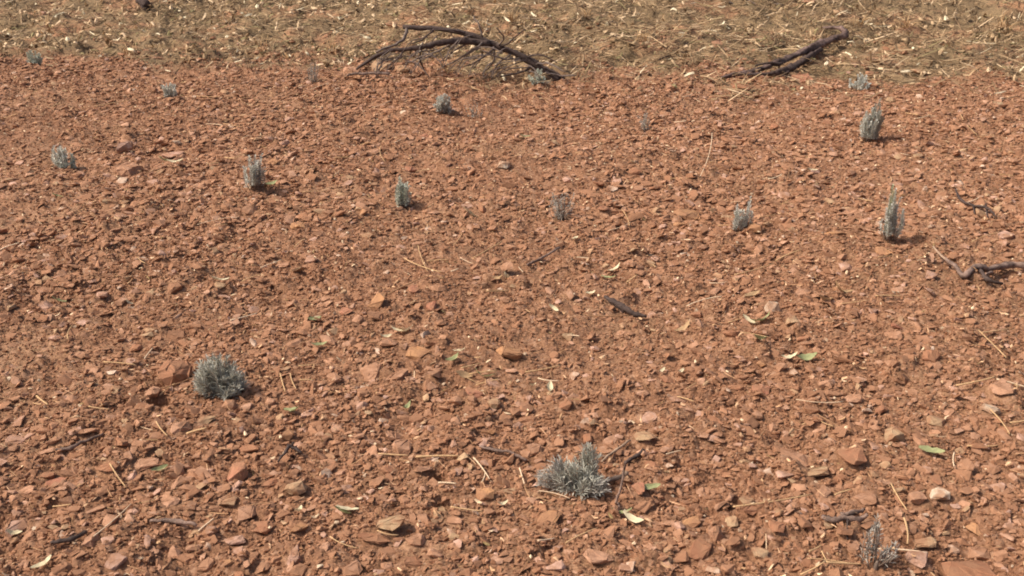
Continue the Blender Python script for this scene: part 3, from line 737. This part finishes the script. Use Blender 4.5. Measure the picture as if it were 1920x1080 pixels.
HS = [ # x0,y0,x1,y1,r,colour,label
 (1334, 262, 1312, 344, .0030, 'bleached', 'long bleached straw standing out alone on open soil, pointing at the camera'),
 (178, 208, 252, 192, .0034, 'golden', 'long thin golden straw below the small dark-centred lavender'),
 (434, 614, 482, 589, .0036, 'bleached', 'brightest white straw in the left half, thick and straight'),
 (758, 489, 828, 519, .0028, 'golden', 'golden straw crossed by a shorter straw left of the middle'), (784, 470, 802, 516, .0024, 'golden', None), (888, 490, 942, 464, .0030, 'golden', None),
 (728, 558, 806, 538, .0036, 'brown', None), (1064, 488, 1104, 495, .0028, 'bleached', None), (800, 493, 842, 491, .0026, 'golden', None), (888, 866, 918, 904, .0026, 'bleached', None),
 (974, 888, 983, 922, .0026, 'bleached', None), (1376, 526, 1450, 498, .0032, 'golden', None), (1455, 491, 1502, 476, .0038, 'golden', None), (1372, 978, 1520, 946, .0026, 'golden', 'longest golden straw in the lower right, left of the dark split stick'),
 (822, 917, 856, 920, .0032, 'bleached', None), (1008, 1034, 1040, 1016, .0026, 'bleached', None), (1790, 738, 1862, 728, .0036, 'golden', None), (1866, 724, 1925, 733, .0034, 'bleached', None),
 (1668, 922, 1698, 972, .0028, 'golden', None), (1852, 790, 1890, 830, .0026, 'golden', None), (526, 710, 535, 740, .0030, 'golden', None), (545, 708, 556, 736, .0026, 'golden', None),
 (1800, 222, 1830, 262, .0028, 'golden', None), (710, 862, 766, 866, .0028, 'golden', None), (780, 867, 860, 865, .0042, 'golden', None), (1640, 1040, 1736, 1054, .0030, 'bleached', 'pale stalk lying right of the withered lavender at the bottom edge'),
 (1500, 1086, 1545, 1071, .0030, 'golden', None), (1545, 1071, 1616, 1065, .0030, 'golden', None), (1540, 1040, 1552, 1060, .0026, 'golden', None), (1690, 1000, 1698, 1040, .0034, 'golden', None),
 (1788, 856, 1787, 886, .0026, 'bleached', None), (1812, 841, 1870, 842, .0024, 'golden', None), (1890, 808, 1930, 806, .0030, 'golden', None), (1645, 495, 1690, 482, .0026, 'golden', None),
 (1640, 565, 1690, 560, .0030, 'golden', None), (1820, 466, 1872, 446, .0030, 'golden', None), (272, 682, 288, 664, .0026, 'bleached', None), (455, 540, 490, 526, .0026, 'golden', None),
 (130, 650, 138, 620, .0026, 'golden', None), (210, 893, 238, 922, .0028, 'golden', None), (295, 805, 316, 832, .0028, 'golden', None), (352, 829, 390, 826, .0050, 'golden', None),
 (196, 690, 256, 695, .0030, 'golden', None), (168, 772, 208, 774, .0026, 'golden', None), (374, 1005, 402, 985, .0030, 'bleached', None), (100, 955, 136, 957, .0024, 'golden', None),
 (70, 750, 92, 770, .0040, 'golden', None), (1530, 790, 1590, 815, .0022, 'brown', None), (420, 236, 455, 240, .0032, 'golden', None), (368, 185, 415, 190, .0032, 'golden', None),
 (852, 470, 866, 440, .0022, 'golden', None), (866, 704, 900, 690, .0034, 'golden', None), (880, 712, 930, 708, .0026, 'golden', None), (985, 706, 1050, 692, .0030, 'golden', None),
 (1270, 745, 1300, 760, .0024, 'golden', None), (560, 695, 590, 690, .0024, 'golden', None), (845, 958, 905, 968, .0026, 'golden', None), (1060, 1030, 1120, 1000, .0022, 'golden', None),
 (1166, 405, 1180, 435, .0024, 'golden', None), (1245, 625, 1190, 680, .0022, 'brown', None), (715, 280, 722, 310, .0026, 'golden', None), (1885, 680, 1830, 640, .0026, 'golden', None), (1835, 640, 1890, 625, .0030, 'golden', None), (300, 745, 330, 730, .0024, 'golden', None),
]
for (x0, y0, x1, y1, r, c, lab) in HS:
    straw(at(x0, y0), at(x1, y1), r * .85, c, random.uniform(-.05, .05), lab)
for k in range(205):
    for _ in range(40):
        x, y = sector(1, 1.9, 8.0, 27); x, y = float(x[0]), float(y[0])
        P = Vector((x, y, 0)); u, v = proj(P)
        if 0 < u < 1920 and 130 < v < 1080 and random.random() < .4 + .6 * (fbm(np.array([x]), np.array([y]), .7, 71, 2)[0] + .5): break
    a = random.choice([random.gauss(.25, .5), random.uniform(0, math.pi)]); L = random.choice([.03, .045, .06, .09, .13]) * random.uniform(.7, 1.2)
    d = Vector((math.cos(a), math.sin(a), 0)) * L
    straw(P - d / 2, P + d / 2, random.uniform(.0011, .0022) * (1 + .10 * P.y), random.choices(['bleached', 'golden', 'brown'], [.2, .45, .35])[0], random.uniform(-.13, .13))

# ------------------------------------------------------------------ dry leaves
def leaf(P, L, wd, yaw, colour, label=None, curl=.35, seed=0, tilt=.3):
    rs = random.Random(seed); n = 7; V = []; F = []
    fold = rs.uniform(.25, .7)
    for i in range(n):
        t = i / (n - 1); hw = wd * .5 * (math.sin(math.pi * min(1, t * .92 + .06)) ** .8) * rs.uniform(.85, 1.15) + .0008
        x = (t - .5) * L; z = curl * L * (t - .5) ** 2 * 2
        for k, s in enumerate((-1, -.5, 0, .5, 1)):
            V.append((x, s * hw, z + abs(s) * hw * fold + rs.gauss(0, .0012)))
    for i in range(n - 1):
        for k in range(4):
            a = i * 5 + k; F.append((a, a + 5, a + 6, a + 1))
    mb = MB(); mb.v = V; mb.f = F
    o = mb.build('dry_leaf', M_LEAF[colour], loc=(P.x, P.y, P.z + .014))
    o.rotation_euler = (rs.gauss(0, tilt), rs.gauss(0, tilt), yaw)
    tag(o, label, 'leaf', 'fallen leaves on the red soil')
    if not label:
        AUTO.append((o, f"{'large' if L > .055 else 'small'} {'curled' if curl > .35 else 'flat'} {colour} leaf", P))
    return o
HL = [(1404, 606, 30, 'cream', 'curled cream leaf beside a green leaf in the right half', 2.6), (1430, 608, 34, 'green', 'wilted green leaf touching the curled cream leaf', .1),
      (1424, 663, 30, 'green', None, .6), (1512, 674, 36, 'green', 'pale green leaf at the end of a cream leaf, right of centre', .1), (1480, 676, 30, 'cream', None, .1),
      (755, 630, 40, 'cream', 'cream curled leaf above the pink slabs left of centre', -.2), (722, 636, 24, 'cream', None, .6), (862, 678, 24, 'cream', None, -.3), (850, 692, 26, 'green', None, .4),
      (652, 968, 40, 'cream', 'cream leaf with a dark green underside in the bottom half, left of centre', .0), (642, 974, 34, 'green', None, .2), (1190, 978, 46, 'cream', 'long cream leaf below the sprawling lavender, right side', -.8),
      (1165, 968, 36, 'green', None, .0), (1745, 858, 44, 'green', 'wilted green leaf right of the tan boulder', -.5), (412, 546, 36, 'cream', 'cream leaf with a dark tuft beside it in the left half', .5),
      (548, 777, 30, 'green', None, -.3), (1215, 928, 44, 'green', None, .2), (762, 768, 34, 'green', 'small curled green sprig below centre left', 1.3), (1275, 702, 24, 'cream', None, 1.0), (1152, 516, 30, 'cream', None, .6),
      (1140, 530, 26, 'green', None, -.4), (82, 1070, 40, 'cream', None, .9), (28, 1008, 26, 'cream', None, .2), (1078, 460, 24, 'cream', None, 1.2), (950, 528, 24, 'cream', None, 1.0), (935, 532, 20, 'tan', None, -.4),
      (880, 404, 34, 'cream', None, .1), (1040, 590, 22, 'cream', None, -.7), (1106, 560, 20, 'cream', None, .4), (590, 610, 24, 'green', None, .4), (598, 650, 30, 'green', None, .6),
      (240, 572, 20, 'cream', None, .8), (110, 568, 26, 'green', None, .3), (1575, 560, 46, 'tan', None, .3), (1410, 558, 36, 'tan', None, .5), (1548, 570, 40, 'tan', None, .6),
      (505, 352, 34, 'green', 'fallen green leaf right of the lavender with a bare stem', .9), (310, 302, 26, 'green', None, .2), (330, 306, 30, 'cream', None, .0), (108, 372, 20, 'green', None, .4),
      (940, 955, 26, 'cream', None, .7), (1000, 730, 30, 'cream', None, 1.2), (1030, 735, 36, 'cream', None, 1.5), (985, 264, 20, 'green', None, .3), (1520, 325, 24, 'cream', None, .3), (905, 715, 40, 'green', None, .1),
      (870, 712, 34, 'tan', None, .2), (1240, 700, 20, 'cream', None, .9), (562, 970, 26, 'cream', None, 1.3), (1280, 630, 34, 'tan', None, .5), (300, 890, 34, 'green', None, .9)]
for k, (px, py, wpx, c, lab, yaw) in enumerate(HL):
    P = at(px, py); L = wpx / ppm(P) * 1.05
    leaf(P, L, L * random.uniform(.24, .4), yaw, c, lab, random.uniform(.2, .6), 800 + k)

# ------------------------------------------------------------------ the mulch strip: dry grass, chips and leaf bits nobody could count
def strips(soup, x, y, L, wd, yaw, pitch, tones, lift, bow):
    """Narrow bent blades with a raised middle rib: 3 cross sections of 3 points."""
    n = len(x); z = H(x, y) + lift
    d = np.stack([np.cos(yaw) * np.cos(pitch), np.sin(yaw) * np.cos(pitch), np.sin(pitch)], 1)
    s = np.stack([-np.sin(yaw), np.cos(yaw), rng.uniform(-.5, .5, n)], 1); s /= np.linalg.norm(s, axis=1)[:, None]
    u = np.cross(d, s); c0 = np.stack([x, y, z], 1); V = []
    for t, k in ((-.5, .5), (0, 1), (.5, .4)):
        c = c0 + d * (L * t)[:, None] + u * (bow * L * (.25 - t * t))[:, None]
        for e in (-1, 0, 1):
            V.append(c + s * (wd * .5 * k * e)[:, None] + u * (wd * .3 * (1 - abs(e)))[:, None])
    V = np.stack(V, 1)
    F = np.array([[0, 1, 4, 3], [1, 2, 5, 4], [3, 4, 7, 6], [4, 5, 8, 7]])
    soup.add(V, F, tones)
PALE = np.array([(0.775, 0.570, 0.356), (0.547, 0.382, 0.221), (0.342, 0.228, 0.127), (0.239, 0.154, 0.084), (0.900, 0.775, 0.529), (0.331, 0.268, 0.130), (0.131, 0.082, 0.049)])
def mulch():
    s = Soup()
    n = 50000; x, y = sector(n, 6.4, 14.5); m = mulch_drift(x, y); q = rng.random(n) < m * (.35 + .9 * np.clip(fbm(x, y, .7, 611, 3) + .4, 0, 1)); x, y = x[q], y[q]; n = len(x)
    L = .04 + .34 * rng.random(n) ** 2.5 * np.clip(.55 + .12 * x, .2, 1.2); wd = rng.uniform(.006, .015, n)
    sw = 2.6 * fbm(x, y, 1.6, 655, 2)
    yaw = np.where(rng.random(n) < .55, .5 + sw + rng.normal(0, .35, n), rng.uniform(0, 3.14, n))
    T = PALE[rng.choice(7, n, p=[.06, .20, .28, .26, .01, .06, .13])] * rng.uniform(.8, 1.15, (n, 1))
    strips(s, x, y, L, wd, yaw, rng.normal(.05, .30, n), T, rng.uniform(.004, .05, n), rng.normal(0, .25, n))
    n = 15000; x, y = sector(n, 6.4, 14.5); q = rng.random(n) < mulch_drift(x, y) * (.2 + 1.2 * np.clip(fbm(x, y, .55, 711, 3) + .25 - .06 * x, 0, 1)); x, y = x[q], y[q]; n = len(x)
    T = PALE[rng.choice(7, n, p=[.16, .26, .22, .14, .06, .06, .10])] * rng.uniform(.85, 1.15, (n, 1))
    strips(s, x, y, rng.uniform(.025, .085, n), rng.uniform(.016, .040, n), rng.uniform(0, 6.28, n), rng.normal(0, .5, n), T, rng.uniform(.012, .05, n), rng.normal(0, .8, n))
    o = s.build('dry_mulch', M_LITTER)
    tag(o, 'strip of dry grass stalks, leaf bits and wood chips beyond the red soil', 'mulch', kind='stuff')
mulch()
def grass_tuft(px, py, hpx, n, spread, colour, seed):
    P = at(px, py); h = hpx / ppm(P); rs = random.Random(seed); mb = MB()
    for k in range(n):
        a = rs.uniform(0, 6.28); lean = rs.uniform(.1, spread); L = h * rs.uniform(.55, 1.1)
        b0 = Vector((rs.gauss(0, .02), rs.gauss(0, .02), -.005)); q = Vector((math.cos(a), math.sin(a), 0))
        pts = [b0, b0 + q * (L * lean * .35) + Vector((0, 0, L * .6)), b0 + q * (L * lean) + Vector((0, 0, L * (1 - .3 * lean)))]
        mb.tube(pts, [.0034, .0030, .0014], 4)
    o = mb.build('grass_tuft', M_STRAW[colour], loc=P)
    tag(o, None, 'grass tuft', 'dry grass tufts standing in the mulch')
    AUTO.append((o, ('dense ' if n > 11 else 'thin ') + colour + ' dry grass tuft', P))
for k, T in enumerate([(246, 104, 26, 14, 1.0, 'golden'), (490, 104, 44, 5, .5, 'golden'), (622, 108, 40, 7, .6, 'golden'), (640, 128, 22, 9, 1.2, 'bleached'), (540, 112, 20, 10, 1.1, 'golden'), (350, 122, 22, 9, 1.1, 'golden'),
                       (90, 55, 26, 8, .9, 'golden'), (1100, 40, 26, 16, 1.3, 'golden'), (1200, 90, 28, 12, 1.2, 'golden'), (1880, 70, 36, 10, .9, 'golden'), (1872, 62, 40, 6, .5, 'golden'), (1700, 60, 30, 14, 1.3, 'golden'),
                       (1610, 60, 28, 12, 1.3, 'golden'), (1895, 140, 26, 5, .6, 'bleached'), (1512, 160, 22, 4, .5, 'golden'), (1130, 130, 20, 8, 1.2, 'bleached'), (960, 60, 26, 16, 1.4, 'golden'), (840, 140, 18, 10, 1.2, 'golden')]):
    grass_tuft(*T, 1200 + k)
def soil_litter():
    s = Soup()
    n = 24000; x, y = sector(n, 1.75, 8.2); q = rng.random(n) < (.05 + 1.1 * np.clip(fbm(x, y, .6, 911, 3) + .25, 0, 1)) * (.45 + .07 * y); x, y = x[q], y[q]; n = len(x)
    r = np.hypot(x, y)
    T = PALE[rng.choice(7, n, p=[.10, .24, .32, .20, .05, .04, .05])] * np.array([1.05, .88, .80]) * rng.uniform(.8, 1.15, (n, 1))
    strips(s, x, y, .010 + .045 * rng.random(n) ** 2, rng.uniform(.0018, .0042, n) * (.6 + .12 * r), rng.uniform(0, 3.14, n), rng.normal(0, .25, n), T, rng.uniform(.006, .018, n), rng.normal(0, .2, n))
    n = 2600; x, y = sector(n, 1.75, 8.2); r = np.hypot(x, y)
    T = PALE[rng.choice(7, n, p=[.35, .2, .1, .05, .25, .05, .0])] * np.array([1.05, .92, .85]) * rng.uniform(.85, 1.1, (n, 1))
    strips(s, x, y, rng.uniform(.008, .022, n), rng.uniform(.005, .011, n), rng.uniform(0, 6.28, n), rng.normal(0, .5, n), T, rng.uniform(.008, .018, n), rng.normal(0, .6, n))
    o = s.build('plant_litter', M_LITTER)
    tag(o, 'tiny bits of broken straw and leaf sprinkled over the red soil', 'plant litter', kind='stuff')
soil_litter()
auto_label()
